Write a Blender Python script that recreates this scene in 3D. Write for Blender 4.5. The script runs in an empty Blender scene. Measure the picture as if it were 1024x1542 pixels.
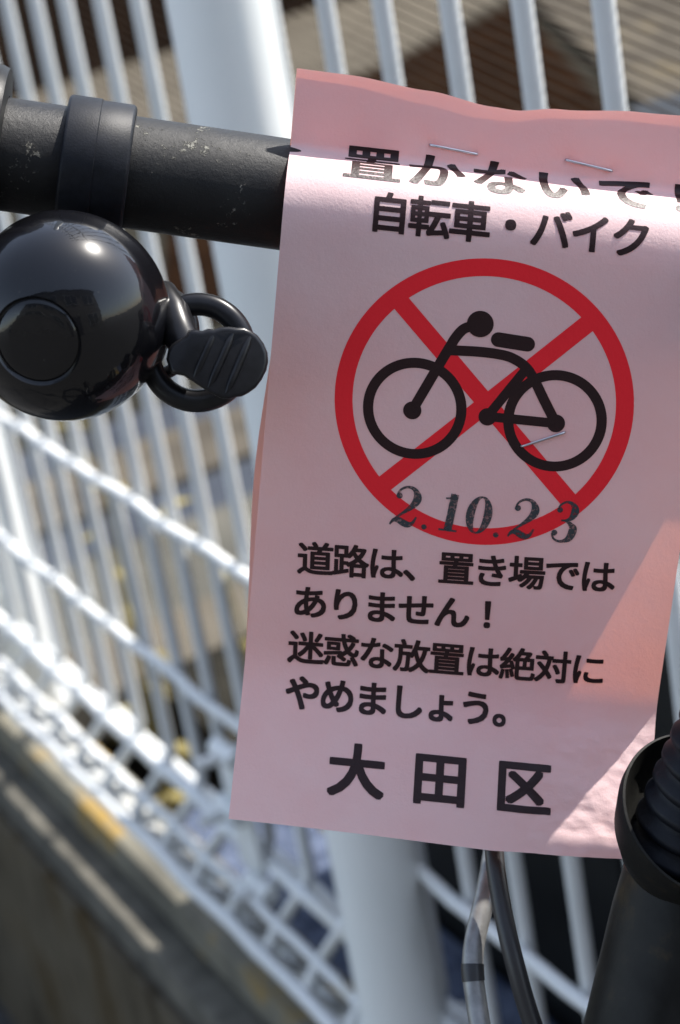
import bpy, bmesh, math, random
from mathutils import Vector, Matrix, noise
random.seed(7)
S = bpy.context.scene
COL = S.collection
# ------------------------------------------------------------------ camera
CAMH = 1.17
PITCH, ROLL, FPX = 0.3750, 0.1755, 3158.3
c_, s_ = math.cos(ROLL), math.sin(ROLL)
RIGHT = Vector((1, 0, 0))
FWD = Vector((0, math.cos(PITCH), -math.sin(PITCH)))
UP = Vector((0, math.sin(PITCH), math.cos(PITCH)))
CX = RIGHT * c_ - UP * s_          # image right
CU = RIGHT * s_ + UP * c_          # image up
CB = -FWD                          # towards the camera
ORG = Vector((0, 0, CAMH))
cam = bpy.data.cameras.new('camera'); camo = bpy.data.objects.new('camera', cam); COL.objects.link(camo)
camo.matrix_world = Matrix.Translation(ORG) @ Matrix((CX, CU, CB)).transposed().to_4x4()
cam.sensor_fit = 'VERTICAL'; cam.sensor_height = 23.7; cam.sensor_width = 15.74
cam.lens = FPX / 1542 * 23.7
cam.clip_start = 0.01; cam.clip_end = 500
cam.dof.use_dof = True; cam.dof.focus_distance = 0.478; cam.dof.aperture_fstop = 11
S.camera = camo
# ------------------------------------------------------------------ world, sun, exposure
SUND = (0.38 * CX + 0.92 * CU + 0.075 * CB).normalized()
w = bpy.data.worlds.new('World'); S.world = w; w.use_nodes = True
nt = w.node_tree
sky = nt.nodes.new('ShaderNodeTexSky'); sky.sky_type = 'NISHITA'; sky.sun_disc = False
sky.sun_elevation = math.asin(SUND.z); sky.sun_rotation = math.atan2(SUND.x, SUND.y)
bg = nt.nodes['Background']; bg.inputs['Strength'].default_value = 0.148
hs = nt.nodes.new('ShaderNodeHueSaturation'); hs.inputs['Saturation'].default_value = .70
nt.links.new(sky.outputs[0], hs.inputs['Color']); nt.links.new(hs.outputs[0], bg.inputs[0])
sl = bpy.data.lights.new('sun', 'SUN'); sl.energy = 4.1; sl.angle = math.radians(0.53); sl.color = (1, .95, .88)
so = bpy.data.objects.new('sun', sl); COL.objects.link(so)
so.rotation_euler = SUND.to_track_quat('Z', 'Y').to_euler()
S.view_settings.view_transform = 'Standard'; S.view_settings.look = 'None'
S.view_settings.gamma = 1; S.view_settings.use_curve_mapping = False
S.view_settings.exposure = 1.32
S.cycles.max_bounces = 10; S.cycles.transparent_max_bounces = 12


def P(x, y, d):                     # a point of the place at depth d in front of the camera
    return ORG + d * (FWD + CX * ((x - 512) / FPX) - CU * ((y - 771) / FPX))


# ------------------------------------------------------------------ materials
def mat(name, col, rough=.6, metal=0, spec=.5, coat=0):
    m = bpy.data.materials.new(name); m.use_nodes = True
    b = m.node_tree.nodes['Principled BSDF']
    b.inputs['Base Color'].default_value = (*col, 1); b.inputs['Roughness'].default_value = rough
    b.inputs['Metallic'].default_value = metal; b.inputs['Specular IOR Level'].default_value = spec
    b.inputs['Coat Weight'].default_value = coat; b.inputs['Coat Roughness'].default_value = .04
    b.inputs['Coat IOR'].default_value = 1.38
    return m


def N(m, t, **k):
    n = m.node_tree.nodes.new(t)
    for a, v in k.items(): setattr(n, a, v)
    return n


def L(m, a, b): m.node_tree.links.new(a, b)


def coords(m, scale=1.0, vec=None):
    tc = N(m, 'ShaderNodeTexCoord'); mp = N(m, 'ShaderNodeMapping')
    L(m, tc.outputs['Object'], mp.inputs[0])
    mp.inputs['Scale'].default_value = vec if vec else (scale,) * 3
    return mp.outputs[0]


def ramp(m, src, stops):
    r = N(m, 'ShaderNodeValToRGB'); e = r.color_ramp.elements
    while len(e) < len(stops): e.new(.5)
    for i, (p, c) in enumerate(stops):
        e[i].position = p; e[i].color = (*c, 1) if len(c) == 3 else c
    L(m, src, r.inputs[0]); return r.outputs[0]


def noise_tex(m, vec, scale, detail=5, rough=.6):
    n = N(m, 'ShaderNodeTexNoise'); n.inputs['Scale'].default_value = scale
    n.inputs['Detail'].default_value = detail; n.inputs['Roughness'].default_value = rough
    L(m, vec, n.inputs[0]); return n.outputs[0]


def bump(m, h, strength, dist, normal=None):
    b = N(m, 'ShaderNodeBump'); b.inputs['Strength'].default_value = strength; b.inputs['Distance'].default_value = dist
    L(m, h, b.inputs['Height'])
    if normal is not None: L(m, normal, b.inputs['Normal'])
    return b.outputs[0]


def noisy(name, stops, scale, rough=.8, bstr=.4, bdist=.002, spec=.3, vec=None, metal=0):
    m = mat(name, (1, 1, 1), rough, metal, spec)
    b = m.node_tree.nodes['Principled BSDF']
    v = coords(m, 1, vec)
    n = noise_tex(m, v, scale)
    L(m, ramp(m, n, stops), b.inputs['Base Color'])
    L(m, bump(m, noise_tex(m, v, scale * 6), bstr, bdist), b.inputs['Normal'])
    return m


M = {}
M['white'] = noisy('white_coating', [(.3, (.76, .79, .77)), (.62, (.82, .83, .81)), (.8, (.66, .65, .58))], 9, .38, .15, .0006, .5)
M['white_dull'] = noisy('white_dull_coating', [(.3, (.6, .62, .61)), (.6, (.74, .75, .73)), (.75, (.35, .31, .24))], 30, .5, .3, .001, .4)
M['net'] = mat('tan_net_wire', (.024, .016, .010), .9, 0, .1)
M['wire'] = noisy('shaded_white_wire_coating', [(.3, (.60, .62, .61)), (.62, (.66, .67, .66)), (.76, (.52, .50, .43))], 12, .5, .15, .0006, .3)  # greyer than the posts: shade on the wires is put into the colour
M['navy'] = noisy('shaded_ground', [(.3, (.012, .016, .024)), (.7, (.030, .036, .048))], 8, .7, .5, .006)  # shadow on the yard ground, painted as a dark bluish colour
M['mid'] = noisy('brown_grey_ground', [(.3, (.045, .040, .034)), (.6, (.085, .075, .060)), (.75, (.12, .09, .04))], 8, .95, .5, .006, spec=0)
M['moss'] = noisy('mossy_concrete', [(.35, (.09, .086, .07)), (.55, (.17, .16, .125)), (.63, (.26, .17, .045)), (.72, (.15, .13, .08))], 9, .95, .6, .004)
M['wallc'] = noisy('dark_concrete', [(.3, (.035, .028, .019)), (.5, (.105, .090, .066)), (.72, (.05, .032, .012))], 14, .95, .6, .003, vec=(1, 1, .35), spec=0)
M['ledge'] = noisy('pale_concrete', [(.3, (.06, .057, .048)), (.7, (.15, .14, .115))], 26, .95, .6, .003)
M['asphalt'] = noisy('asphalt', [(.35, (.04, .04, .04)), (.65, (.075, .073, .07))], 60, .95, .6, .004)
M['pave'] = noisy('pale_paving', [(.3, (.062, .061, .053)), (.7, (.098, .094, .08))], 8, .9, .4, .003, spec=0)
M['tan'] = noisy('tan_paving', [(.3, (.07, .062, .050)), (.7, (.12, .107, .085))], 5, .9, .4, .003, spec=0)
M['soil'] = noisy('shaded_brown_soil', [(.3, (.006, .0035, .0025)), (.7, (.017, .009, .005))], 6, 1, .6, .01, spec=0)
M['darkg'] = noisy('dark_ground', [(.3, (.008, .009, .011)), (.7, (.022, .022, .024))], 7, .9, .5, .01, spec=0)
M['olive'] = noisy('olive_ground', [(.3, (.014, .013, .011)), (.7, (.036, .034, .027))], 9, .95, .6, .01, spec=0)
M['gravel'] = noisy('skylit_blue_gravel', [(.35, (.03, .045, .09)), (.6, (.16, .20, .30)), (.8, (.05, .07, .12))], 45, .9, 1, .01)  # the blue of skylight in shade is put into the gravel's colour
M['box'] = noisy('black_sheet_metal', [(.3, (.004, .005, .006)), (.7, (.010, .011, .012))], 8, .6, .3, .001, .2)
M['rubber'] = noisy('black_plastic', [(.3, (.003, .0038, .006)), (.7, (.007, .008, .012))], 400, .5, .25, .0002, .22)
M['plastic'] = noisy('smooth_black_plastic', [(.3, (.006, .006, .007)), (.7, (.010, .010, .012))], 500, .30, .06, .0001, .3)
M['tubem'] = noisy('worn_dark_tube', [(.3, (.006, .006, .006)), (.6, (.013, .013, .0125)), (.8, (.040, .030, .016))], 90, .42, .25, .0003, .15)
M['cup'] = noisy('dull_black_cup', [(.3, (.004, .004, .004)), (.62, (.009, .009, .008)), (.8, (.035, .022, .010))], 120, .55, .3, .0003, .12)
M['cable_s'] = noisy('grey_cable', [(.3, (.15, .15, .15)), (.7, (.28, .28, .27))], 200, .36, .2, .0002, .6, metal=.4)
M['cable_b'] = mat('black_cable', (.022, .022, .024), .38)
M['steel'] = mat('staple_steel', (.55, .56, .60), .28, 1)
M['tyre'] = mat('tyre_rubber', (.02, .02, .02), .8)
M['alloy'] = mat('alloy', (.5, .5, .5), .35, 1)
# handlebar paint: dull black with silver chips
m = mat('chipped_black_paint', (.012, .012, .013), .42, 0, .25); M['bar'] = m
b = m.node_tree.nodes['Principled BSDF']; v = coords(m)
n1 = noise_tex(m, v, 620, 8, .75); n2 = noise_tex(m, v, 60, 4)
mul = N(m, 'ShaderNodeMath', operation='MULTIPLY'); L(m, n1, mul.inputs[0]); L(m, n2, mul.inputs[1])
chip = ramp(m, mul.outputs[0], [(.345, (0, 0, 0)), (.375, (1, 1, 1))])
mx = N(m, 'ShaderNodeMix', data_type='RGBA'); L(m, chip, mx.inputs[0])
L(m, ramp(m, n2, [(.3, (.006, .006, .007)), (.7, (.014, .014, .014))]), mx.inputs[6]); mx.inputs[7].default_value = (.17, .165, .14, 1)
L(m, mx.outputs[2], b.inputs['Base Color'])
nb = bump(m, chip, .6, .0003); L(m, bump(m, n1, .5, .0004, nb), b.inputs['Normal'])
L(m, ramp(m, n2, [(.3, (.38,) * 3), (.7, (.62,) * 3)]), b.inputs['Roughness'])
# bell paint
m = mat('glossy_black_enamel', (.003, .003, .004), .25, 0, .14, 1.0); M['bell'] = m
b = m.node_tree.nodes['Principled BSDF']; v = coords(m)
L(m, bump(m, noise_tex(m, v, 110, 4), .22, .0004), b.inputs['Coat Normal'])
dn = noise_tex(m, v, 700, 4)
L(m, ramp(m, dn, [(.45, (.02,) * 3), (.75, (.06,) * 3)]), b.inputs['Coat Roughness'])
L(m, ramp(m, noise_tex(m, v, 900, 2), [(.69, (.003, .003, .004)), (.80, (.035, .035, .03))]), b.inputs['Base Color'])


# paper and inks: thin, lets light through
def sheet(name, col, tcol, mix, rough=.6, bstr=.5, spec=.25, stamp=False):
    m = mat(name, col, rough, 0, spec); nt = m.node_tree
    b = nt.nodes['Principled BSDF']; out = nt.nodes['Material Output']
    v = coords(m)
    if not stamp and mix > .1:
        L(m, ramp(m, noise_tex(m, v, 30, 5), [(.32, (col[0] * .985, col[1] * .90, col[2] * .90)), (.58, col), (.75, (col[0], col[1] * 1.04, col[2] * 1.05))]), b.inputs['Base Color'])  # reddish blotches paint the uneven light coming through the sheet
    n1 = noise_tex(m, v, 1500, 6, .7); n2 = noise_tex(m, v, 420, 4, .6)
    bn = bump(m, n2, .5 * bstr, .00030); bn = bump(m, n1, bstr, .00018, bn)
    if mix > .1: bn = bump(m, noise_tex(m, v, 55, 3, .5), .35, .0011, bn)
    L(m, bn, b.inputs['Normal'])
    t = N(m, 'ShaderNodeBsdfTranslucent'); t.inputs[0].default_value = (*tcol, 1)
    L(m, bn, t.inputs['Normal'])
    s = N(m, 'ShaderNodeMixShader'); s.inputs[0].default_value = mix
    L(m, b.outputs[0], s.inputs[1]); L(m, t.outputs[0], s.inputs[2])
    res = s.outputs[0]
    if stamp:
        tr = N(m, 'ShaderNodeBsdfTransparent'); s2 = N(m, 'ShaderNodeMixShader')
        L(m, ramp(m, noise_tex(m, v, 1500, 3, .6), [(.38, (.55,) * 3), (.52, (.97,) * 3)]), s2.inputs[0])
        L(m, tr.outputs[0], s2.inputs[1]); L(m, res, s2.inputs[2]); res = s2.outputs[0]
    L(m, res, out.inputs[0])
    return m


M['paper'] = sheet('pink_paper', (.765, .572, .572), (1.0, .32, .15), .25)
M['ink'] = sheet('black_toner', (.022, .009, .010), (.2, .05, .03), .03, .36, .5, .26)
M['red'] = sheet('red_toner', (.82, .012, .024), (.8, .02, .02), .08, .45, .5, .4)
M['stamp'] = sheet('stamp_ink', (.035, .045, .05), (.1, .1, .1), .03, .6, .3, .3, stamp=True)


# ------------------------------------------------------------------ object helpers
def link(name, bm, mt, parent=None, smooth=True, label=None, kind=None):
    me = bpy.data.meshes.new(name)
    if smooth:
        for f in bm.faces: f.smooth = True
    bm.normal_update(); bm.to_mesh(me); bm.free()
    if smooth: me.set_sharp_from_angle(angle=math.radians(50))
    me.materials.append(mt)
    o = bpy.data.objects.new(name, me); COL.objects.link(o)
    if parent: o.parent = parent
    if label: o['label'] = label
    if kind: o['kind'] = kind
    return o


def empty(name, label, cat, loc=(0, 0, 0), group=None):
    o = bpy.data.objects.new(name, None); o.empty_display_size = .05; COL.objects.link(o)
    o['label'] = label; o['category'] = cat
    if group: o['group'] = group
    return o


def tag(o, label, cat, group=None):
    o['label'] = label; o['category'] = cat
    if group: o['group'] = group
    return o


def tube(bm, pts, r, seg=12, caps=True, closed=False, flat=None):
    """swept tube; r number or list; returns nothing"""
    pts = [Vector(p) for p in pts]; n = len(pts)
    rs = r if isinstance(r, (list, tuple)) else [r] * n
    rings = []; prev = None
    for i, p in enumerate(pts):
        if closed: t = pts[(i + 1) % n] - pts[i - 1]
        else: t = pts[min(i + 1, n - 1)] - pts[max(i - 1, 0)]
        t.normalize()
        if prev is None:
            a = Vector((0, 0, 1)) if abs(t.z) < .9 else Vector((1, 0, 0))
            x = t.cross(a).normalized()
        else: x = (prev - t * prev.dot(t)).normalized()
        prev = x; y = t.cross(x)
        rings.append([bm.verts.new(p + (x * math.cos(2 * math.pi * k / seg) + y * math.sin(2 * math.pi * k / seg)) * rs[i]) for k in range(seg)])
    for i in range(n if closed else n - 1):
        A, B = rings[i], rings[(i + 1) % n]
        for k in range(seg): bm.faces.new((A[k], A[(k + 1) % seg], B[(k + 1) % seg], B[k]))
    if caps and not closed:
        bm.faces.new(rings[0]); bm.faces.new(list(reversed(rings[-1])))
    bmesh.ops.recalc_face_normals(bm, faces=bm.faces[:])


def lathe(bm, org, axis, prof, seg=48, close=False):
    """prof: list of (r, h) along axis"""
    axis = axis.normalized(); a = Vector((0, 0, 1)) if abs(axis.z) < .9 else Vector((1, 0, 0))
    x = axis.cross(a).normalized(); y = axis.cross(x)
    rings = []
    for r, h in prof:
        if r < 1e-7: rings.append([bm.verts.new(org + axis * h)])
        else: rings.append([bm.verts.new(org + axis * h + (x * math.cos(2 * math.pi * k / seg) + y * math.sin(2 * math.pi * k / seg)) * r) for k in range(seg)])
    for A, B in zip(rings[:-1], rings[1:]):
        for k in range(seg):
            k2 = (k + 1) % seg
            if len(A) == 1 and len(B) == 1: continue
            if len(A) == 1: bm.faces.new((A[0], B[k], B[k2]))
            elif len(B) == 1: bm.faces.new((A[k], A[k2], B[0]))
            else: bm.faces.new((A[k], A[k2], B[k2], B[k]))
    bmesh.ops.recalc_face_normals(bm, faces=bm.faces[:])


def box(bm, org, ax, ay, az, bev=0):
    """box spanning org .. org+ax+ay+az"""
    vs = [bm.verts.new(org + ax * i + ay * j + az * k) for i in (0, 1) for j in (0, 1) for k in (0, 1)]
    fs = [(0, 1, 3, 2), (4, 6, 7, 5), (0, 4, 5, 1), (2, 3, 7, 6), (0, 2, 6, 4), (1, 5, 7, 3)]
    faces = [bm.faces.new([vs[i] for i in f]) for f in fs]
    bmesh.ops.recalc_face_normals(bm, faces=faces)
    if bev:
        es = {e for f in faces for e in f.edges}
        bmesh.ops.bevel(bm, geom=list(es), offset=bev, segments=2, affect='EDGES', profile=.6)


def V(x, y, z): return Vector((x, y, z + CAMH))


# ------------------------------------------------------------------ ground and what lies beyond the fence
AZ = .4307
D = Vector((math.sin(AZ), -math.cos(AZ), 0)); NB = Vector((math.cos(AZ), math.sin(AZ), 0)); Z = Vector((0, 0, 1))
X0 = Vector((-.151, 1.3538, 0))            # wire 0 in the fence plane


def F(i, off, z):                          # wire index, distance beyond the fence plane, height below camera
    p = X0 + D * (.055 * i) + NB * off; return Vector((p.x, p.y, z + CAMH))


def slab(name, poly, z0, z1, mt, kind='structure'):
    bm = bmesh.new()
    lo = [bm.verts.new(V(x, y, z0)) for x, y in poly]; hi = [bm.verts.new(V(x, y, z1)) for x, y in poly]
    bm.faces.new(lo); bm.faces.new(hi); n = len(poly)
    for i in range(n): bm.faces.new((lo[i], lo[(i + 1) % n], hi[(i + 1) % n], hi[i]))
    bmesh.ops.recalc_face_normals(bm, faces=bm.faces[:])
    return link(name, bm, mt, smooth=False, kind=kind)


bm = bmesh.new()
g = [bm.verts.new(V(x, y, -1.17)) for x, y in ((-150, -150), (150, -150), (150, 250), (-150, 250))]
bm.faces.new(g); link('ground', bm, M['asphalt'], smooth=False, kind='structure')


def strip(name, i0, i1, o0, o1, z0, z1, mt, bev=.004, kind='structure'):
    bm = bmesh.new()
    a = F(i0, o0, z0)
    box(bm, a, D * (.055 * (i1 - i0)), NB * (o1 - o0), Z * (z1 - z0), bev)
    return link(name, bm, mt, smooth=False, kind=kind)


# foundation the fence stands on: a mossy top, a small ledge and the dark face towards the road
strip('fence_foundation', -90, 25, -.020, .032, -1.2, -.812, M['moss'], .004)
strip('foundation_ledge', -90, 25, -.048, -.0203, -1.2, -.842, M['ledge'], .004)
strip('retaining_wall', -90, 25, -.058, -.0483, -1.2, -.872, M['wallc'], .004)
# ground behind, with its shadow patches laid as dark strips
def quad(name, pts, z, mt): return slab(name, pts, z - .05, z, mt)


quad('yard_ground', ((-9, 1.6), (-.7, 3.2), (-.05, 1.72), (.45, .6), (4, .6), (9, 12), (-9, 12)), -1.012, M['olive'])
def band(name, c0, c1, mt, z):
    f = lambda x, c: c + .57 * (x + .16)
    quad(name, ((-2.2, f(-2.2, c0)), (.7, f(.7, c0)), (.7, f(.7, c1)), (-2.2, f(-2.2, c1))), z, mt)
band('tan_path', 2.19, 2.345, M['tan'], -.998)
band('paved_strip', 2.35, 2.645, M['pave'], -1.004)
band('near_shade_strip', 2.65, 2.80, M['navy'], -1.008)  # a shadow patch, laid as a dark strip
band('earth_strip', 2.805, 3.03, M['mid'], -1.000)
band('far_shade_strip', 3.035, 3.20, M['navy'], -1.008)  # second shadow patch, also a dark strip
quad('shaded_soil_bed', ((-.25, 3.6), (.72, 3.2), (.80, 6.45), (.40, 5.85), (.12, 5.5), (-.25, 5.3)), -1.000, M['soil'])  # brown soil with its shade put into the dark colour
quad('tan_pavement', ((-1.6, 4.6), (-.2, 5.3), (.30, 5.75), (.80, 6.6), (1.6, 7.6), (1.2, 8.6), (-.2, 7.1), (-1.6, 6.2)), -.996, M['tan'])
strip('gravel_bed', -3, 25, .0325, .127, -1.2, -.835, M['gravel'], .003)
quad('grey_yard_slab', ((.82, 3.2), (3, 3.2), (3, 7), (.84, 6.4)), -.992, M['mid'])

# low dark board wall at the back of the yard
bw = empty('board_wall', 'dark brown board wall at the far side of the yard behind the fence', 'wall')
for k in range(70):
    bm = bmesh.new()
    x = -3.2 + k * .11
    box(bm, V(x, 6.86 + .78 * x + random.uniform(-.01, .01), -1.2), Vector((.105, .082, 0)), Vector((-.018, .024, 0)), Z * (1.9 + random.uniform(-.02, .02)), .004)
    link('board', bm, M['soil'], bw, smooth=False)
# the house across the street, behind the photographer
M['hwall'] = noisy('grey_render_wall', [(.3, (.13, .125, .12)), (.7, (.19, .18, .165))], 3, .9, .3, .004)
M['hroof'] = noisy('slate_roof', [(.3, (.03, .03, .035)), (.7, (.06, .06, .065))], 8, .7, .4, .01)
M['glass'] = mat('dark_window_glass', (.02, .025, .03), .06, 0, .6)
M['hframe'] = mat('window_frame_paint', (.5, .5, .48), .5)
hs_ = empty('house', 'grey two storey house with tiled roof across the street', 'house')
bm = bmesh.new(); box(bm, Vector((-6, -9, 0)), Vector((11, 0, 0)), Vector((0, 3, 0)), Z * 5.6); link('wall', bm, M['hwall'], hs_, smooth=False)
bm = bmesh.new()
rv = [bm.verts.new(p) for p in ((-6.4, -9.4, 5.6), (5.4, -9.4, 5.6), (5.4, -5.6, 5.6), (-6.4, -5.6, 5.6), (-6.4, -7.5, 7.0), (5.4, -7.5, 7.0))]
for f in ((0, 1, 2, 3), (0, 1, 5, 4), (3, 2, 5, 4), (0, 3, 4), (1, 2, 5)): bm.faces.new([rv[i] for i in f])
bmesh.ops.recalc_face_normals(bm, faces=bm.faces[:]); link('roof', bm, M['hroof'], hs_, smooth=False)
for wx, wz in ((-5, .9), (-2.4, .9), (2.6, .9), (-5, 3.5), (-2.4, 3.5), (.2, 3.5), (2.6, 3.5)):
    bm = bmesh.new(); box(bm, Vector((wx, -6.0, wz)), Vector((1.6, 0, 0)), Vector((0, .05, 0)), Z * 1.3); fr_ = link('window', bm, M['hframe'], hs_, smooth=False)
    for dx in (.06, .84):
        bm = bmesh.new(); box(bm, Vector((wx + dx, -5.952, wz + .06)), Vector((.70, 0, 0)), Vector((0, .012, 0)), Z * 1.18); link('pane', bm, M['glass'], fr_, smooth=False)
bm = bmesh.new(); box(bm, Vector((.4, -6.0, 0)), Vector((1.0, 0, 0)), Vector((0, .06, 0)), Z * 2.1); dr_ = link('door', bm, M['hroof'], hs_, smooth=False)
bm = bmesh.new(); tube(bm, [Vector((1.3, -5.90, .95)), Vector((1.3, -5.90, 1.15))], .012, 8); link('handle', bm, M['steel'], dr_)

# dark cabinet right behind the fence, made tall to shade the fence foot
cb = empty('shade_cabinet', 'black metal cabinet behind the fence at lower right, made tall to shade the fence foot', 'cabinet')
bm = bmesh.new(); box(bm, F(.3, .14, -1.02), D * 1.09, NB * .42, Z * .67, .008); link('shade_cabinet_body', bm, M['box'], cb, smooth=False)
bm = bmesh.new(); box(bm, F(.1, .128, -.3495), D * 1.12, NB * .445, Z * .022, .005); link('shade_cabinet_lid', bm, M['box'], cb, smooth=False)
for k in range(3):
    bm = bmesh.new(); box(bm, F(.8 + k * 6.4, .1335, -.99), D * .33, NB * .006, Z * .60, .002); link('shade_cabinet_door', bm, M['box'], cb, smooth=False)

# dry weeds between the yard and the fence
M['weed'] = noisy('dry_yellow_weed', [(.3, (.13, .11, .035)), (.7, (.24, .20, .08))], 60, .8, .2, .001)
WL = {0: 'tall dry yellow weed behind the fence, nearest to the far left post', 1: 'dry yellow weed behind the white fence, middle one of three', 2: 'short dry yellow weed behind the fence, nearest to the notice'}
for k, (i_, o_, h_) in enumerate(((-6.2, .10, .52), (-3.4, .16, .42), (.2, .30, .22))):
    b0 = F(i_, o_, -1.02 if o_ > .12 else -1.0)
    wd_ = empty('dry_weed', WL[k], 'weed', group='dry weeds behind the fence')
    for q in range(3):
        lean = Vector((random.uniform(-.06, .06), random.uniform(-.05, .05), 0)); pts_ = [b0 + lean * (t / 6) ** 2 + Vector((.006 * q, .004 * q, 0)) + Z * h_ * (t / 6) * (1 - .12 * q) for t in range(7)]
        bm = bmesh.new(); tube(bm, pts_, [.0028 - .0003 * t for t in range(7)], 6); st_ = link('stem', bm, M['weed'], wd_)
        for t in (1, 2, 3, 4, 5, 6):
            bm = bmesh.new(); an = random.uniform(0, 6.28); dr = Vector((math.cos(an), math.sin(an), .35)); sd = Vector((-math.sin(an), math.cos(an), 0)); L_ = random.uniform(.025, .045)
            c0 = pts_[t]; vv = [bm.verts.new(p) for p in (c0, c0 + dr * L_ * .4 + sd * .008, c0 + dr * L_ * .8 + sd * .005 - Z * .006, c0 + dr * L_ - Z * .018, c0 + dr * L_ * .8 - sd * .005 - Z * .006, c0 + dr * L_ * .4 - sd * .008)]
            bm.faces.new(vv); link('leaf', bm, M['weed'], st_)

# ------------------------------------------------------------------ wire fence
fence = empty('wire_fence', 'white welded wire fence with a thick round post behind the bicycle', 'fence')
WR = .0043
bm = bmesh.new()
base = F(0, 0, 0)
path = [(0, .62), (0, .2), (0, -.1), (0, -.4), (0, -.55), (0, -.690), (-.004, -.700), (-.030, -.722), (-.036, -.731), (-.034, -.742), (-.006, -.768), (.004, -.773)]
tube(bm, [NB * o + Z * z for o, z in path], WR, 10)
w0 = link('vertical_wire', bm, M['wire'], fence); w0.location = base
wires = {}
for i in range(-44, 15):
    o = w0 if i == 0 else w0.copy()
    if i != 0: COL.objects.link(o)
    o.parent = fence
    o.location = F(i, random.uniform(-.0008, .0008), 0)
for (o, z, r) in ((-.0075, -.479, .0039), (-.0075, -.605, .0039), (-.0075, -.703, .0052), (-.029, -.716, .0034), (-.043, -.733, .0046), (-.030, -.752, .0034), (-.010, -.775, .0046), (-.0075, .30, .0042), (-.0075, .50, .0042), (.0175, -.73, .004)):
    bm = bmesh.new()
    n = 90
    tube(bm, [F(-45 + 59.5 * k / n, o + .0010 * math.sin(k * 2.1), z + .0012 * math.sin(k * 1.3)) for k in range(n + 1)], r, 10)
    link('horizontal_wire', bm, M['wire'], fence)


def post(i, px=None):
    p = Vector((-.0143, .9973, 0)) if px else F(i, .034, 0)
    q = Vector((p.x, p.y, CAMH))
    bm = bmesh.new()
    lathe(bm, q, Z, [(0, -.83), (.0243, -.83), (.0243, .62), (.023, .628), (0, .632)], 48)
    po = link('post', bm, M['white'], fence)
    if px:
        bm = bmesh.new()    # collar low on the post, the panels hook into it
        lathe(bm, q, Z, [(.0245, -.735), (.033, -.735), (.0345, -.731), (.0345, -.722), (.032, -.717), (.0275, -.714), (.0260, -.700), (.0245, -.698)], 48)
        cl_ = link('post_collar', bm, M['white_dull'], po)
        for sg in (-1, 1):
            bm = bmesh.new()
            box(bm, q + Z * -.752 + D * (.026 * sg - .016) + NB * -.012, D * .032, NB * .07, Z * .012, .003)
            link('bracket', bm, M['white_dull'], cl_)
        bm = bmesh.new(); box(bm, q + Z * -.80 - D * .022 - NB * .038, D * .044, NB * .01, Z * .06, .004); link('bracket', bm, M['white_dull'], cl_)
        for dz in (-.785, -.765):
            bm = bmesh.new(); a = q + Z * dz - NB * .038; tube(bm, [a - NB * .006, a], .0065, 6); link('bolt', bm, M['white_dull'], cl_)
    return po


post(0, True)
post(-7.9)
post(-31)
# joint of two mesh panels: sleeve brackets with bolts
for (i, zs) in ((3.1, (-.618, -.665, -.712)), (-7.6, (-.66, -.71))):
    bm = bmesh.new()
    for k, z in enumerate(zs):
        a = F(i + random.uniform(-.25, .25), -.020, z)
        tube(bm, [a - D * .016, a + D * .014], .0065, 10)
        tube(bm, [a - NB * .022, a + NB * .018], .0042, 8)
    box(bm, F(i - .5, -.016, zs[-1]), D * .035, NB * .004, Z * (zs[0] - zs[-1]), .001)
    link('panel_joint', bm, M['white_dull'], fence)

# fine net stretched behind the fence
bm = bmesh.new()
ca, sa = math.cos(-.19), math.sin(-.19)
def net_line(p0, p1):
    (u0, v0), (u1, v1) = p0, p1
    a, b2 = F(u0 / .055, .040, v0), F(u1 / .055, .040, v1)
    d = (b2 - a).normalized(); q = NB * .0003; r = d.cross(NB).normalized() * .0003
    vs = [[bm.verts.new(pp + q * i + r * j) for i, j in ((-1, -1), (1, -1), (1, 1), (-1, 1))] for pp in (a, b2)]
    for k in range(4): bm.faces.new((vs[0][k], vs[0][(k + 1) % 4], vs[1][(k + 1) % 4], vs[1][k]))
def clip(c0, dx, dz, u0, u1, v0, v1):
    t0, t1 = -9, 9
    for c, d, lo, hi in ((c0[0], dx, u0, u1), (c0[1], dz, v0, v1)):
        a, b2 = (lo - c) / d, (hi - c) / d
        t0, t1 = max(t0, min(a, b2)), min(t1, max(a, b2))
    return ((c0[0] + dx * t0, c0[1] + dz * t0), (c0[0] + dx * t1, c0[1] + dz * t1)) if t1 > t0 else None
for k in range(-250, 250):
    s = k * .0056
    for (cx0, cz0, dx, dz) in ((-.2 - sa * s, -.1 + ca * s, ca, sa),) if True else ((-.2 - sa * s, -.1 + ca * s, ca, sa), (-.2 + ca * s, -.1 + sa * s, sa, -ca)):
        r = clip((cx0, cz0), dx, dz, -1.2, .8, -.27, .12)
        if r: net_line(*r)
o = link('net', bm, M['net'], smooth=False)
tag(o, 'fine tan wire net stretched behind the upper part of the white fence', 'net')

# ------------------------------------------------------------------ bicycle
bike = empty('bicycle', 'parked bicycle with black handlebar and round bell leaning by the white fence', 'bicycle')
BR = .01285
A0, A1 = P(0, 230, .4775), P(430, 292, .4845)
BD = (A1 - A0).normalized()
BT = lambda t: A0 + BD * t           # metres along the bar from the picture's left side
PZ_ = ((CX * math.sin(math.radians(5.5)) + CU * math.cos(math.radians(5.5))) * -math.sin(math.radians(17)) + CB * math.cos(math.radians(17))).normalized()
_p, _r = [], []
for k in range(81):          # straight to the notice; the unseen bend to the stem is shaped for its shadow
    t_ = -.006 + .282 * k / 80; f_ = max(0, min(1, (t_ - .159) / .014)); f_ = f_ * f_ * (3 - 2 * f_)
    b_ = BT(t_) - CB * .0015
    _p.append(b_ + PZ_ * f_ * (-.0020 - (b_ - P(680, 700, .485)).dot(PZ_))); _r.append(BR - .0024 * f_)
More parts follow.
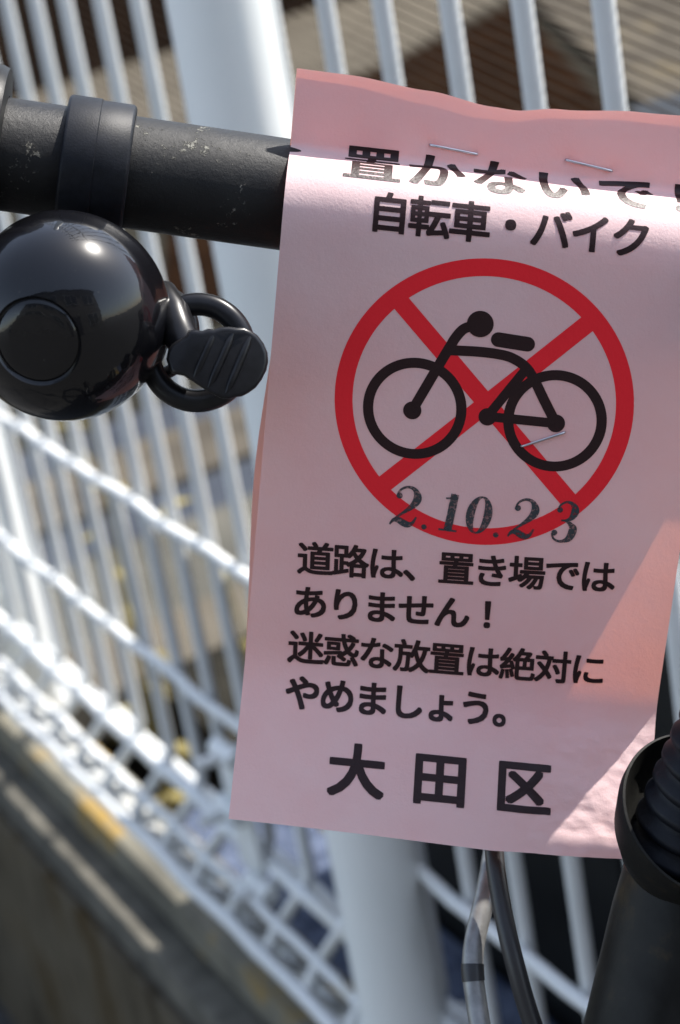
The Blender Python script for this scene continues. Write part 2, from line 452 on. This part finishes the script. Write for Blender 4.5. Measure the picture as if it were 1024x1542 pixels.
bm = bmesh.new(); tube(bm, _p, _r, 64)
bar = link('handlebar', bm, M['bar'], bike)
bm = bmesh.new()   # stepped thinner end with grip to the left, outside the view
lathe(bm, BT(0), BD, [(0, -.135), (.0150, -.135), (.0165, -.130), (.0150, -.124), (.0152, -.012), (.0152, -.0075), (.0188, -.0065), (.0194, -.005), (.0196, -.0012), (.0190, .0003), (.0129, .0007)], 48)
link('grip', bm, M['tubem'], bar, label='grey rubber grip with a round flange')
# bell
cl = BT(.0218); 
bm = bmesh.new()
lathe(bm, cl, BD, [(BR - .0002, -.0076), (BR + .0018, -.0076), (BR + .0023, -.0073), (BR + .0025, -.0068), (BR + .0025, -.0002), (BR + .0022, 0), (BR + .0022, .0002), (BR + .0022, .0070), (BR + .0019, .0075), (BR + .0013, .0078), (BR - .0002, .0078)], 96)
band = link('clamp_band', bm, M['rubber'], bar)
BC = P(96, 479, .462)                # centre of the bell's rim
AX = (-.18 * CX - .345 * CU + .92 * CB).normalized()
RB = .0228
prof = [(RB - .0012, -.006), (RB, -.0062), (RB + .0003, -.005), (RB, -.0035)]
for k in range(0, 26):
    a = math.radians(2 + k * 3.0)
    prof.append((RB * math.cos(a) ** .92, RB * .90 * math.sin(a) ** .97))
rr, hh = prof[-1]
prof = [q for q in prof if q[0] > RB * .44 or q[1] < .006]
h0 = prof[-1][1]
prof += [(RB * .43, h0 + .0002), (RB * .415, h0 - .0002), (RB * .40, h0 - .0004), (RB * .385, h0 - .0001), (RB * .36, h0 + .0003), (RB * .25, h0 + .0005), (0, h0 + .0006)]
bm = bmesh.new(); lathe(bm, BC, AX, prof, 96)
bell = link('bell', bm, M['bell'], bike, label='shiny round black bell dome')
bm = bmesh.new()   # base under the dome
lathe(bm, BC, AX, [(0, -.012), (.013, -.012), (.0185, -.009), (.0190, -.0068), (.0150, -.006), (0, -.006)], 48)
tube(bm, [BC - AX * .008, BC - AX * .008 + (cl - BC).normalized() * .018], .006, 16)
link('bell_base', bm, M['plastic'], bell)
# finger ring beside the bell
RC = P(297, 531, .4655)
rx = (CX * .995 - CU * .08 + CB * .10).normalized(); ry = (CU - rx * CU.dot(rx)).normalized(); rn = rx.cross(ry)
def ringmesh(cen, ro, ri, th, ex=1.0, seg=72):
    bm = bmesh.new(); mid = (ro + ri) / 2; hw = (ro - ri) / 2; rings = []
    for k in range(seg):
        a = 2 * math.pi * k / seg; d = rx * math.cos(a) * ex + ry * math.sin(a)
        rings.append([bm.verts.new(cen + d * (mid + hw * (abs(math.cos(b2)) ** .7) * (1 if math.cos(b2) > 0 else -1)) + rn * th * math.sin(b2)) for b2 in [2 * math.pi * j / 14 for j in range(14)]])
    for k in range(seg):
        A, B = rings[k], rings[(k + 1) % seg]
        for j in range(14): bm.faces.new((A[j], A[(j + 1) % 14], B[(j + 1) % 14], B[j]))
    bmesh.ops.recalc_face_normals(bm, faces=bm.faces[:]); return bm
link('striker_ring', ringmesh(RC, .0133, .0082, .0024, 1.0), M['plastic'], bell)
link('striker_ring', ringmesh(P(225, 500, .474), .0115, .0085, .0016, 1.0), M['plastic'], bell)
# arm and thumb lever
bm = bmesh.new(); tube(bm, [P(246, 440, .470), P(262, 470, .464), P(272, 505, .462), P(285, 530, .461)], [.003, .0036, .0040, .004], 14)
link('lever_arm', bm, M['plastic'], bell)
out = [(250, 541), (253, 527), (259, 518), (270, 511), (281, 505), (284, 497), (295, 496.5), (304, 498.5), (313, 495), (322, 496), (332, 492.5), (345, 492), (356, 493.5), (368, 493), (378, 498), (388, 505), (397, 517), (403, 531), (404, 545), (401, 558), (394, 572), (385, 584), (374, 592), (364, 597), (356, 598), (346, 601), (334, 600), (318, 593), (303, 583), (288, 573), (277, 566), (265, 564), (258, 562), (255, 555)]
bm = bmesh.new(); d0, d1 = .4535, .4570
fr = [bm.verts.new(P(x, y, d0 + .0018 * ((x - 327) / 77) ** 2)) for x, y in out]; bk = [bm.verts.new(P(x, y, d1 + .002)) for x, y in out]
f = bm.faces.new(fr); bm.faces.new(list(reversed(bk)))
for i in range(len(out)): bm.faces.new((fr[i], bk[i], bk[(i + 1) % len(out)], fr[(i + 1) % len(out)]))
bmesh.ops.recalc_face_normals(bm, faces=bm.faces[:])
es = [e for e in bm.edges if all(v in fr for v in e.verts)]
bmesh.ops.bevel(bm, geom=es, offset=.0009, segments=4, affect='EDGES', profile=.5)
lever = link('thumb_lever', bm, M['plastic'], bell)
for (a, b2) in (((324, 500), (292, 570)), ((352, 499), (314, 584)), ((378, 504), (340, 594))):
    bm = bmesh.new()
    tube(bm, [P(a[0] + (b2[0] - a[0]) * q / 6, a[1] + (b2[1] - a[1]) * q / 6, .4535 + .0018 * ((a[0] + (b2[0] - a[0]) * q / 6 - 327) / 77) ** 2 + .00055) for q in range(7)], [.0004, .0009, .001, .001, .001, .0009, .0004], 10)
    link('lever_rib', bm, M['plastic'], bell)

# stem, head set and head tube (right, mostly outside the view)
SA = (.21 * CX + .95 * CU + .10 * CB).normalized()
HT = P(1014, 1330, .492) + CX * .006
bm = bmesh.new()
lathe(bm, HT, SA, [(0, -.16), (.0185, -.16), (.0185, -.01), (.0180, .0), (.0150, .001), (0, .001)], 64)
head = link('head_tube', bm, M['tubem'], bike, label='worn dark grey head tube')
CC = P(1064, 1228, .462); CA = (.30 * CX + .55 * CU + .78 * CB).normalized()
bm = bmesh.new()
lathe(bm, CC, CA, [(.012, -.020), (.0170, -.0115), (.0199, -.0030), (.0203, .0), (.0202, .0005), (.0197, .0007), (.0192, .0), (.0172, -.0045), (.0140, -.0085), (.009, -.0095), (0, -.0095)], 80)
link('headset_cup', bm, M['cup'], head, label='dull black flared cup')
bm = bmesh.new()
pr = []
for k in range(7):
    h = -.009 + k * .0052; r = .0112 - k * .0002
    pr += [(r, h), (r + .0014, h + .0012), (r + .0014, h + .0026), (r, h + .0038)]
lathe(bm, CC - CX * .003 - CU * .001, (CA + SA * 1.6).normalized(), [(0, -.009)] + pr + [(0, pr[-1][1] + .001)], 64)
link('headset_boot', bm, M['rubber'], head)
ctr = _p[69]
bm = bmesh.new(); tube(bm, [CC + CX * .012 + CU * .020 - CB * .010, CC + CX * .026 + CU * .045 - CB * .018, ctr - CU * .03 - CX * .010 - CB * .004, ctr], [.0095, .0115, .0125, .0135], 32)
link('stem', bm, M['tubem'], head)
bm = bmesh.new(); tube(bm, [ctr - BD * .019, ctr + BD * .019], .0175, 40); link('stem_clamp', bm, M['tubem'], head)
# fork and front wheel under the head tube, below the picture
fb = HT - SA * .16
wc = Vector((fb.x - .01, fb.y - .11, .27))
wa = BD.copy(); wa.z = 0; wa.normalize(); wd = Vector((-wa.y, wa.x, 0))
bm = bmesh.new()
for s in (-1, 1): tube(bm, [fb + SA * .01, fb + wa * .045 * s - Z * .03, wc + wa * .045 * s + Z * .12 + wd * .01, wc + wa * .045 * s], [.013, .012, .010, .008], 16)
link('fork', bm, M['tubem'], bike)
cir = lambda r, o=0: [wc + wa * o + wd * math.cos(a) * r + Z * math.sin(a) * r for a in [2 * math.pi * k / 64 for k in range(64)]]
bm = bmesh.new(); tube(bm, cir(.248), .021, 14, closed=True); wh = link('wheel', bm, M['tyre'], bike)
bm = bmesh.new(); tube(bm, cir(.226), .010, 10, closed=True); link('rim', bm, M['alloy'], wh)
bm = bmesh.new(); tube(bm, [wc - wa * .045, wc + wa * .045], .012, 16)
for k in range(28):
    a = 2 * math.pi * k / 28; tube(bm, [wc + wa * (.025 if k % 2 else -.025), wc + wd * math.cos(a) * .22 + Z * math.sin(a) * .22], .001, 5)
link('spokes', bm, M['alloy'], wh)


def spline(pts, n=10):
    out = []; q = [pts[0]] + pts + [pts[-1]]
    for i in range(1, len(q) - 2):
        for k in range(n):
            t = k / n; a, b2, c, d = q[i - 1], q[i], q[i + 1], q[i + 2]
            out.append(.5 * ((2 * b2) + (c - a) * t + (2 * a - 5 * b2 + 4 * c - d) * t * t + (-a + 3 * b2 - 3 * c + d) * t ** 3))
    out.append(pts[-1]); return out


bm = bmesh.new()
sp_ = spline([P(790, 1000, .535), P(765, 1150, .530), P(744, 1275, .522), P(733, 1340, .515), P(713, 1430, .508), P(716, 1500, .505), P(738, 1600, .500), P(800, 1720, .50), P(900, 1800, .50)])
tube(bm, sp_, .00262, 20)
ca_ = link('brake_cable', bm, M['cable_s'], bike, label='grey brake cable with a black band')
bm = bmesh.new(); tube(bm, sp_[43:48], .0028, 20); link('cable_band', bm, M['cable_b'], ca_)
bm = bmesh.new()
tube(bm, spline([P(745, 1000, .53), P(742, 1150, .518), P(744, 1275, .507), P(755, 1360, .503), P(775, 1450, .50), P(803, 1545, .50), P(850, 1660, .50), P(930, 1760, .50)]), .00235, 20)
link('brake_cable', bm, M['cable_b'], bike, label='black brake cable')

# ------------------------------------------------------------------ the pink notice (paper coordinates in millimetres)
TILT, ROTP = math.radians(17), math.radians(5.5)
PX = CX * math.cos(ROTP) - CU * math.sin(ROTP)
_py = CX * math.sin(ROTP) + CU * math.cos(ROTP)
PY = (_py * math.cos(TILT) + CB * math.sin(TILT)).normalized()
PZ = PX.cross(PY).normalized()
PO = P(680, 700, .485)
WID, HGT = 99.0, 181.0
YB = 56.6                        # height of the bar's centre in paper millimetres at u = 0 (above PO)
R1 = 14.2; TH = 1.40; LFL = 14.9; LT = 3.2; PRE = 8.0
TH0 = PRE / (2 * R1)
ARC = R1 * (TH - TH0)
TOPL = ARC + LT + LFL            # arc length from bar centre to the nominal top edge
FLARE = math.radians(31); FTH = .04
PROF = []
def _build():
    st = .1; a = 0; y = z = 0
    t = []
    while a <= TOPL + 6:
        if a < ARC: th = TH0 + a / R1
        elif a < ARC + LT: th = TH + (FTH - TH) * ((a - ARC) / LT)
        else: th = FTH
        t.append((y, z)); y += math.cos(th) * st; z -= math.sin(th) * st; a += st
    up = t
    a = 0; y = z = 0; dn = []
    while a > -160:
        dep = -a
        k = min(1, max(0, (dep - 103) / 17)); th = FLARE * k * k * (3 - 2 * k)
        if dep < PRE: th = (PRE - dep) ** 2 / (2 * PRE * R1)
        dn.append((y, z)); y -= math.cos(th) * st; z += math.sin(th) * st; a -= st
    z0 = dn[int(PRE / st)][1]
    up = [(p, q - z0) for p, q in up]; dn = [(p, q - z0) for p, q in dn]
    return up, dn
PUP, PDN = _build()
def prof_at(a):
    t = PUP if a >= 0 else PDN
    x = min(abs(a) / .1, len(t) - 1.001); i = int(x); f = x - i
    return t[i][0] * (1 - f) + t[i + 1][0] * f, t[i][1] * (1 - f) + t[i + 1][1] * f


def lerp_tab(x, tab):
    if x <= tab[0][0]: return tab[0][1]
    for (a, b2), (c, d) in zip(tab[:-1], tab[1:]):
        if x <= c:
            f = (x - a) / (c - a); f = f * f * (3 - 2 * f); return b2 + (d - b2) * f
    return tab[-1][1]


U0 = -43.8                       # paper x of the left edge at PO height
CR = None
def surf(u, a, off=0.0):
    """u: mm from the left edge; a: mm arc length above the bar centre (negative: below). returns world point"""
    y, z = prof_at(a)
    y += YB - .020 * u
    # lazy waves of the sheet
    z += .5 * math.sin(u * .05 + a * .018) + .35 * math.sin(a * .06 + 1.0 - u * .02)
    z -= .00020 * max(0, -a) * abs(u - 50) * .12
    # flap above the bar leans and ripples
    fl = max(0, min(1, (a - ARC - LT) / LFL))
    z += fl * (.45 * math.sin(u * .105 + .6))
    # the staples pull the sheet in
    for (su, sa_) in ((31.6, 21.8), (42.4, 20.9), (62.8, 21.9), (73.4, 20.6), (59.26, -49.28), (68.73, -44.88)):
        q_ = (u - su) ** 2 + (a - sa_) ** 2
        if q_ < 80: z -= (.38 * math.exp(-q_ / 3.2) + .22 * math.exp(-q_ / 22)) if sa_ > 0 else .12 * math.exp(-q_ / 18)
    # creases pressed into the turned-out lower right corner
    am = max(0, min(1, (u - 62) / 14)) * max(0, min(1, (-112 - a) / 5))
    if am > 0:
        z += am * (.55 * noise.noise(Vector((u * .11, a * .16, 1.3))) + .30 * noise.noise(Vector((u * .33 + a * .1, a * .40, 4.1))) + .10 * noise.noise(Vector((u * .9, a * 1.3, 7.7))))
    return PO + (PX * (u + U0) + PY * y + PZ * (z + off)) * .001


CRP = (93.0, -113.5); CRN = (.66, -.75)
def pack(mm):
    return mm
def top_of(u): return lerp_tab(u, [(0, TOPL + 1.3), (12, TOPL + 1.2), (30, TOPL - .3), (45, TOPL - 2.2), (50, TOPL - 2.4), (60, TOPL - 1.0), (78, TOPL + .4), (99, TOPL + 1.0)])
A_BOT = -147.7

notice = empty('paper_notice', 'pink printed no-parking notice for bicycles stapled around the black handlebar', 'notice')
bm = bmesh.new()
us = [WID * k / 110 for k in range(111)]
NV = 400
rows = []
for j in range(NV + 1):
    row = []
    for u in us:
        t = j / NV; top = top_of(u); a = top + (A_BOT + max(0, u - 62) * .055 - top) * t
        uu = u * (1 + 0) 
        row.append(bm.verts.new(surf(uu, a)))
    rows.append(row)
for j in range(NV):
    for i in range(110): bm.faces.new((rows[j][i], rows[j + 1][i], rows[j + 1][i + 1], rows[j][i + 1]))
front = link('front_sheet', bm, M['paper'], notice)
# back half of the sheet, passing behind the bar
bm = bmesh.new(); rows = []
for j in range(161):
    row = []
    for k in range(61):
        u = WID * k / 60; t = j / 160; top = top_of(u); a = top + (A_BOT + 6 - top) * t
        yf, zf = prof_at(a)
        if a > ARC + LT: z = zf - .45; y = yf
        else:
            y = prof_at(ARC + LT)[0] - (ARC + LT - a)
            s = (ARC + LT - a)
            zt = prof_at(ARC + LT)[1] - .45
            z = lerp_tab(s, [(0, zt), (5, zt - 5), (11, -27.5), (24, -29.0), (36, -26), (80, -16), (120, -9), (160, -5)])
        uo = -2.0 * math.exp(-((a + 62) / 28) ** 2) - .2
        if a > ARC + LT - 1.5: row.append(bm.verts.new(surf(u - .15, a, -.40))); continue
        row.append(bm.verts.new(PO + (PX * (u + U0 + uo) + PY * (y + YB - .02 * u) + PZ * z) * .001))
    rows.append(row)
for j in range(160):
    for i in range(60): bm.faces.new((rows[j][i], rows[j + 1][i], rows[j + 1][i + 1], rows[j][i + 1]))
link('back_sheet', bm, M['paper'], notice)

# ---- print
def conform(bm, off):
    """bm holds a flat print in (u, a) millimetres: cut it along the sheet's grid and lay it on the sheet"""
    if not bm.verts: return
    x0 = min(v.co.x for v in bm.verts); x1 = max(v.co.x for v in bm.verts)
    y0 = min(v.co.y for v in bm.verts); y1 = max(v.co.y for v in bm.verts)
    stepy = .6 if y1 > -4 else 2.0
    def cut(lo, hi, st, ax):
        k = math.floor(lo / st) + 1
        while k * st < hi:
            co = Vector((k * st, 0, 0)) if ax == 0 else Vector((0, k * st, 0)); no = Vector((1, 0, 0)) if ax == 0 else Vector((0, 1, 0))
            bmesh.ops.bisect_plane(bm, geom=bm.verts[:] + bm.edges[:] + bm.faces[:], plane_co=co, plane_no=no, dist=1e-6)
            k += 1
    cut(y0, y1, stepy, 1); cut(x0, x1, 2.0, 0)
    bmesh.ops.triangulate(bm, faces=[f for f in bm.faces if len(f.verts) > 4])
    for v in bm.verts: v.co = surf(v.co.x, v.co.y, off + v.co.z)


def glyph(ch):
    cu = bpy.data.curves.new('t', 'FONT'); cu.body = ch; cu.size = 1; cu.resolution_u = 4
    o = bpy.data.objects.new('t', cu); COL.objects.link(o); bpy.context.view_layer.update()
    me = o.evaluated_get(bpy.context.evaluated_depsgraph_get()).to_mesh()
    vs = [(v.co.x, v.co.y) for v in me.vertices]; fs = [tuple(p.vertices) for p in me.polygons]
    bpy.data.objects.remove(o); bpy.data.curves.remove(cu)
    return vs, fs


def text_row(s, p0, p1, sx, sy, bold, name='printed_text'):
    """em centres run from p0 (first character) to p1 (last one)"""
    bm = bmesh.new(); n = len(s) - 1
    dx, dy = (p1[0] - p0[0]), (p1[1] - p0[1]); ln = math.hypot(dx, dy); ex = (dx / ln, dy / ln)
    for i, ch in enumerate(s):
        cx, cy = p0[0] + dx * i / n, p0[1] + dy * i / n
        vs, fs = glyph(ch)
        if ch == '！': vs = [(x + (.10 if isinstance(bold, tuple) else .25), y) for x, y in vs]
        bx_, by_ = bold if isinstance(bold, tuple) else (bold, bold)
        B9 = [(0, 0)] + [(bx_ * q, by_ * r) for q, r in ((1, 0), (-1, 0), (0, 1), (0, -1), (.9, .9), (-.9, .9), (.9, -.9), (-.9, -.9))]
        for kk, (bx, by) in enumerate(B9):
            bv = []
            for x, y in vs:
                X, Y = (x + bx - .5) * sx, (y + by - .38) * sy
                bv.append(bm.verts.new((cx + X * ex[0] - Y * ex[1] * 1.0, cy + X * ex[1] + Y * ex[0], kk * .006)))
            for f in fs:
                try: bm.faces.new([bv[k] for k in f])
                except ValueError: pass
    conform(bm, .10)
    return link(name, bm, M['ink'], front, smooth=True)


#@@LAYOUT@@
text_row('置かないで！', (18.95, 14.1), (91.4, 14.5), 13.6, 12.9, (.032, .010))
text_row('自転車・バイク', (23.73, .75), (78.3, 1.25), 9.7, 9.7, .024)
text_row('道路は、置き場では', (14.47, -82.3), (80.68, -78.5), 8.9, 8.5, .022)
text_row('ありません！', (14.18, -93.2), (56.09, -90.9), 8.9, 8.5, .026)
text_row('迷惑な放置は絶対に', (14.22, -104.7), (81.46, -101.9), 8.9, 8.6, .022)
text_row('やめましょう。', (14.46, -115.9), (56.0 + 8.3, -114.15), 8.9, 8.8, .028)
text_row('大田区', (28.94, -132.9), (68.6, -131.95), 14.0, 13.2, .030)


def ring_bm(bm, cx, cy, ro, ri, sx=1, sy=1, n=72):
    A = [[bm.verts.new((cx + r * sx * math.cos(2 * math.pi * k / n), cy + r * sy * math.sin(2 * math.pi * k / n), 0)) for k in range(n)] for r in (ro, ri)]
    for k in range(n): bm.faces.new((A[0][k], A[0][(k + 1) % n], A[1][(k + 1) % n], A[1][k]))


def disc_bm(bm, cx, cy, r, n=28, y=1):
    bm.faces.new([bm.verts.new((cx + r * math.cos(2 * math.pi * k / n), cy + r * y * math.sin(2 * math.pi * k / n), 0)) for k in range(n)])


def stroke_bm(bm, pts, w, caps=False, smooth=0):
    """flat stroke of varying width"""
    if not isinstance(w, (list, tuple)): w = [w] * len(pts)
    q = [Vector((x, y, ww)) for (x, y), ww in zip(pts, w)]
    if smooth: q = spline(q, smooth)
    pr = []
    for i, p in enumerate(q):
        t = (q[min(i + 1, len(q) - 1)] - q[max(i - 1, 0)]); t.z = 0; t.normalize()
        nn = Vector((-t.y, t.x, 0)); b0 = Vector((p.x, p.y, 0))
        pr.append((bm.verts.new(b0 + nn * p.z / 2), bm.verts.new(b0 - nn * p.z / 2)))
    for a, b2 in zip(pr[:-1], pr[1:]): bm.faces.new((a[0], a[1], b2[1], b2[0]))


_k = [0]
def put(fn, mt, name, off, parent=None):
    bm = bmesh.new(); fn(bm)
    bmesh.ops.recalc_face_normals(bm, faces=bm.faces[:])
    conform(bm, off); return link(name, bm, mt, parent or front)


RC0 = (49.65, -40.5)
sign = put(lambda bm: ring_bm(bm, *RC0, 34.2, 30.1, 1.004, .982, 120), M['red'], 'prohibition_ring', .050)
def on_ring(p, q, r=31.5):
    d = Vector((q[0] - p[0], q[1] - p[1])).normalized(); o = Vector((p[0] - RC0[0], p[1] - RC0[1]))
    b2 = o.dot(d); k = math.sqrt(b2 * b2 - o.dot(o) + r * r)
    return [(p[0] + d.x * t, p[1] + d.y * t) for t in (-b2 - k, -b2 + k)]
put(lambda bm: stroke_bm(bm, on_ring((28.35, -19.34), (72.01, -61.15)), 4.15), M['red'], 'prohibition_bar', .066)
put(lambda bm: stroke_bm(bm, on_ring((71.11, -19.06), (28.19, -62.69)), 4.15), M['red'], 'prohibition_bar', .058)
# the printed bicycle
bic = put(lambda bm: ring_bm(bm, 33.95, -43.45, 11.9, 9.55), M['ink'], 'printed_bicycle', .080)
def seg(pts, w, o, sm=0): put(lambda bm: stroke_bm(bm, pts, w, smooth=sm), M['ink'], 'printed_bicycle', o)
put(lambda bm: ring_bm(bm, 66.25, -42.55, 11.9, 9.55), M['ink'], 'printed_bicycle', .082)
seg([(33.44, -43.93), (37.4, -34.9), (40.3, -28.4), (41.6, -25.7), (43.2, -23.6), (45.5, -22.6)], 2.35, .092, 5)
seg([(40.4, -28.95), (47, -28.5), (52.3, -28.6), (55.4, -29.3), (58.2, -30.9), (60.3, -33.4), (63.4, -38.3), (66.53, -43.07)], 2.35, .099, 5)
seg([(58.4, -31.0), (50.73, -43.25)], 2.2, .106)
seg([(50.73, -43.25), (66.53, -43.07)], 2.2, .113)
for (x, y, r, o) in ((33.44, -43.93, 2.1, .120), (66.53, -43.07, 2.1, .122), (50.73, -43.35, 2.05, .124), (46.7, -22.1, 3.05, .126)):
    put(lambda bm: disc_bm(bm, x, y, r), M['ink'], 'printed_bicycle', o)
def cap_(bm):
    n = 12; a, b2, r = Vector((51.2, -25.2)), Vector((57.9, -25.5)), 1.7
    pts = [(b2.x + r * math.cos(t), b2.y + r * math.sin(t), 0) for t in [math.pi * (-.5 + k / n) for k in range(n + 1)]]
    pts += [(a.x - r * math.cos(t), a.y - r * math.sin(t), 0) for t in [math.pi * (-.5 + k / n) for k in range(n + 1)]]
    bm.faces.new([bm.verts.new(p) for p in pts])
put(cap_, M['ink'], 'printed_bicycle', .094)

# the rubber-stamped date
G = {
    '2': ([([(.13, .74), (.16, .88), (.30, .985), (.50, 1.02), (.70, .96), (.83, .80), (.82, .66), (.68, .50), (.44, .33), (.20, .16), (.06, -.01)], [.05, .05, .06, .07, .11, .19, .19, .13, .07, .05, .04], 6),
           ([(.07, .02), (.18, .12), (.34, .13), (.52, .07), (.70, .04), (.84, .10), (.93, .26)], [.03, .10, .15, .17, .15, .08, .02], 6)], [(.20, .77, .095)]),
    '3': ([([(.14, .80), (.20, .93), (.38, 1.02), (.58, 1.0), (.74, .89), (.77, .76), (.68, .61), (.52, .545), (.34, .53)], [.05, .05, .06, .09, .17, .19, .12, .06, .04], 6),
           ([(.34, .53), (.54, .525), (.74, .43), (.84, .32), (.78, .10), (.60, .0), (.40, -.02), (.20, .04), (.11, .17)], [.04, .06, .13, .20, .17, .09, .06, .05, .05], 6)], [(.21, .80, .09), (.19, .19, .095)]),
    '1': ([([(.56, .0), (.56, .99)], [.19, .19], 0), ([(.60, .98), (.42, .88), (.22, .86)], [.07, .05, .035], 4), ([(.18, .018), (.94, .018)], [.05, .05], 0), ([(.40, .05), (.56, .10), (.72, .05)], [.03, .09, .03], 3)], []),
    '0': ([([(.5 + .36 * math.cos(t), .5 + .48 * math.sin(t)) for t in [2 * math.pi * k / 40 for k in range(41)]], [.045 + .16 * abs(math.cos(2 * math.pi * k / 40)) ** 1.6 for k in range(41)], 0)], []),
    '.': ([], [(0, 0, .115)])}
ST = [('2', 34.31, -66.93, 9.2, -.02, 1.0), ('.', 38.95, -71.26, 9.0, 0, 0), ('1', 44.6, -66.98, 9.1, 0, .86), ('0', 51.4, -66.8, 9.1, 0, .86), ('.', 55.8, -71.1, 9.0, 0, 0), ('2', 61.85, -66.48, 9.1, 0, .98), ('3', 71.5, -66.1, 9.2, 0, .95)]
for i, (ch, x, y, h, sh, wd) in enumerate(ST):
    strokes, dots = G[ch]
    W_ = .72 * h
    def T(px, py): return (x + (px - .5) * W_ * (wd or 1) + (py - .5) * .10 * h, y + (py - .5) * h) if ch != '.' else (x + px * h, y + py * h)
    for j, (pts, ww, sm) in enumerate(strokes):
        put(lambda bm: stroke_bm(bm, [T(*p) for p in pts], [max(q * h * 1.05, .42) for q in ww], smooth=sm), M['stamp'], 'stamped_figure', .150 + .004 * j)
    for j, (px, py, r) in enumerate(dots):
        cx, cy = T(px, py)
        put(lambda bm: disc_bm(bm, cx, cy, r * h * (.82 if ch != '.' else .62), 20), M['stamp'], 'stamped_figure', .160 + .004 * j)

# staples
for (a, b2, r) in (((31.6, 21.8), (42.4, 20.9), .32), ((62.8, 21.9), (73.4, 20.6), .32), ((59.26, -49.28), (68.73, -44.88), .28)):
    bm = bmesh.new()
    p, q = Vector(a), Vector(b2); d = (q - p).normalized()
    pts = [surf(p.x, p.y, -.5), surf(p.x, p.y, .30), surf(p.x + d.x * .35, p.y + d.y * .35, .62)]
    pa, pb = surf(p.x + d.x * .35, p.y + d.y * .35, .62), surf(q.x - d.x * .35, q.y - d.y * .35, .62)
    pts += [pa.lerp(pb, k / 5) + PZ * (.00008 * math.sin(k)) for k in range(1, 6)]
    pts += [surf(q.x, q.y, .30), surf(q.x, q.y, -.5)]
    tube(bm, pts, r * .001, 12)
    link('staple', bm, M['steel'], notice)
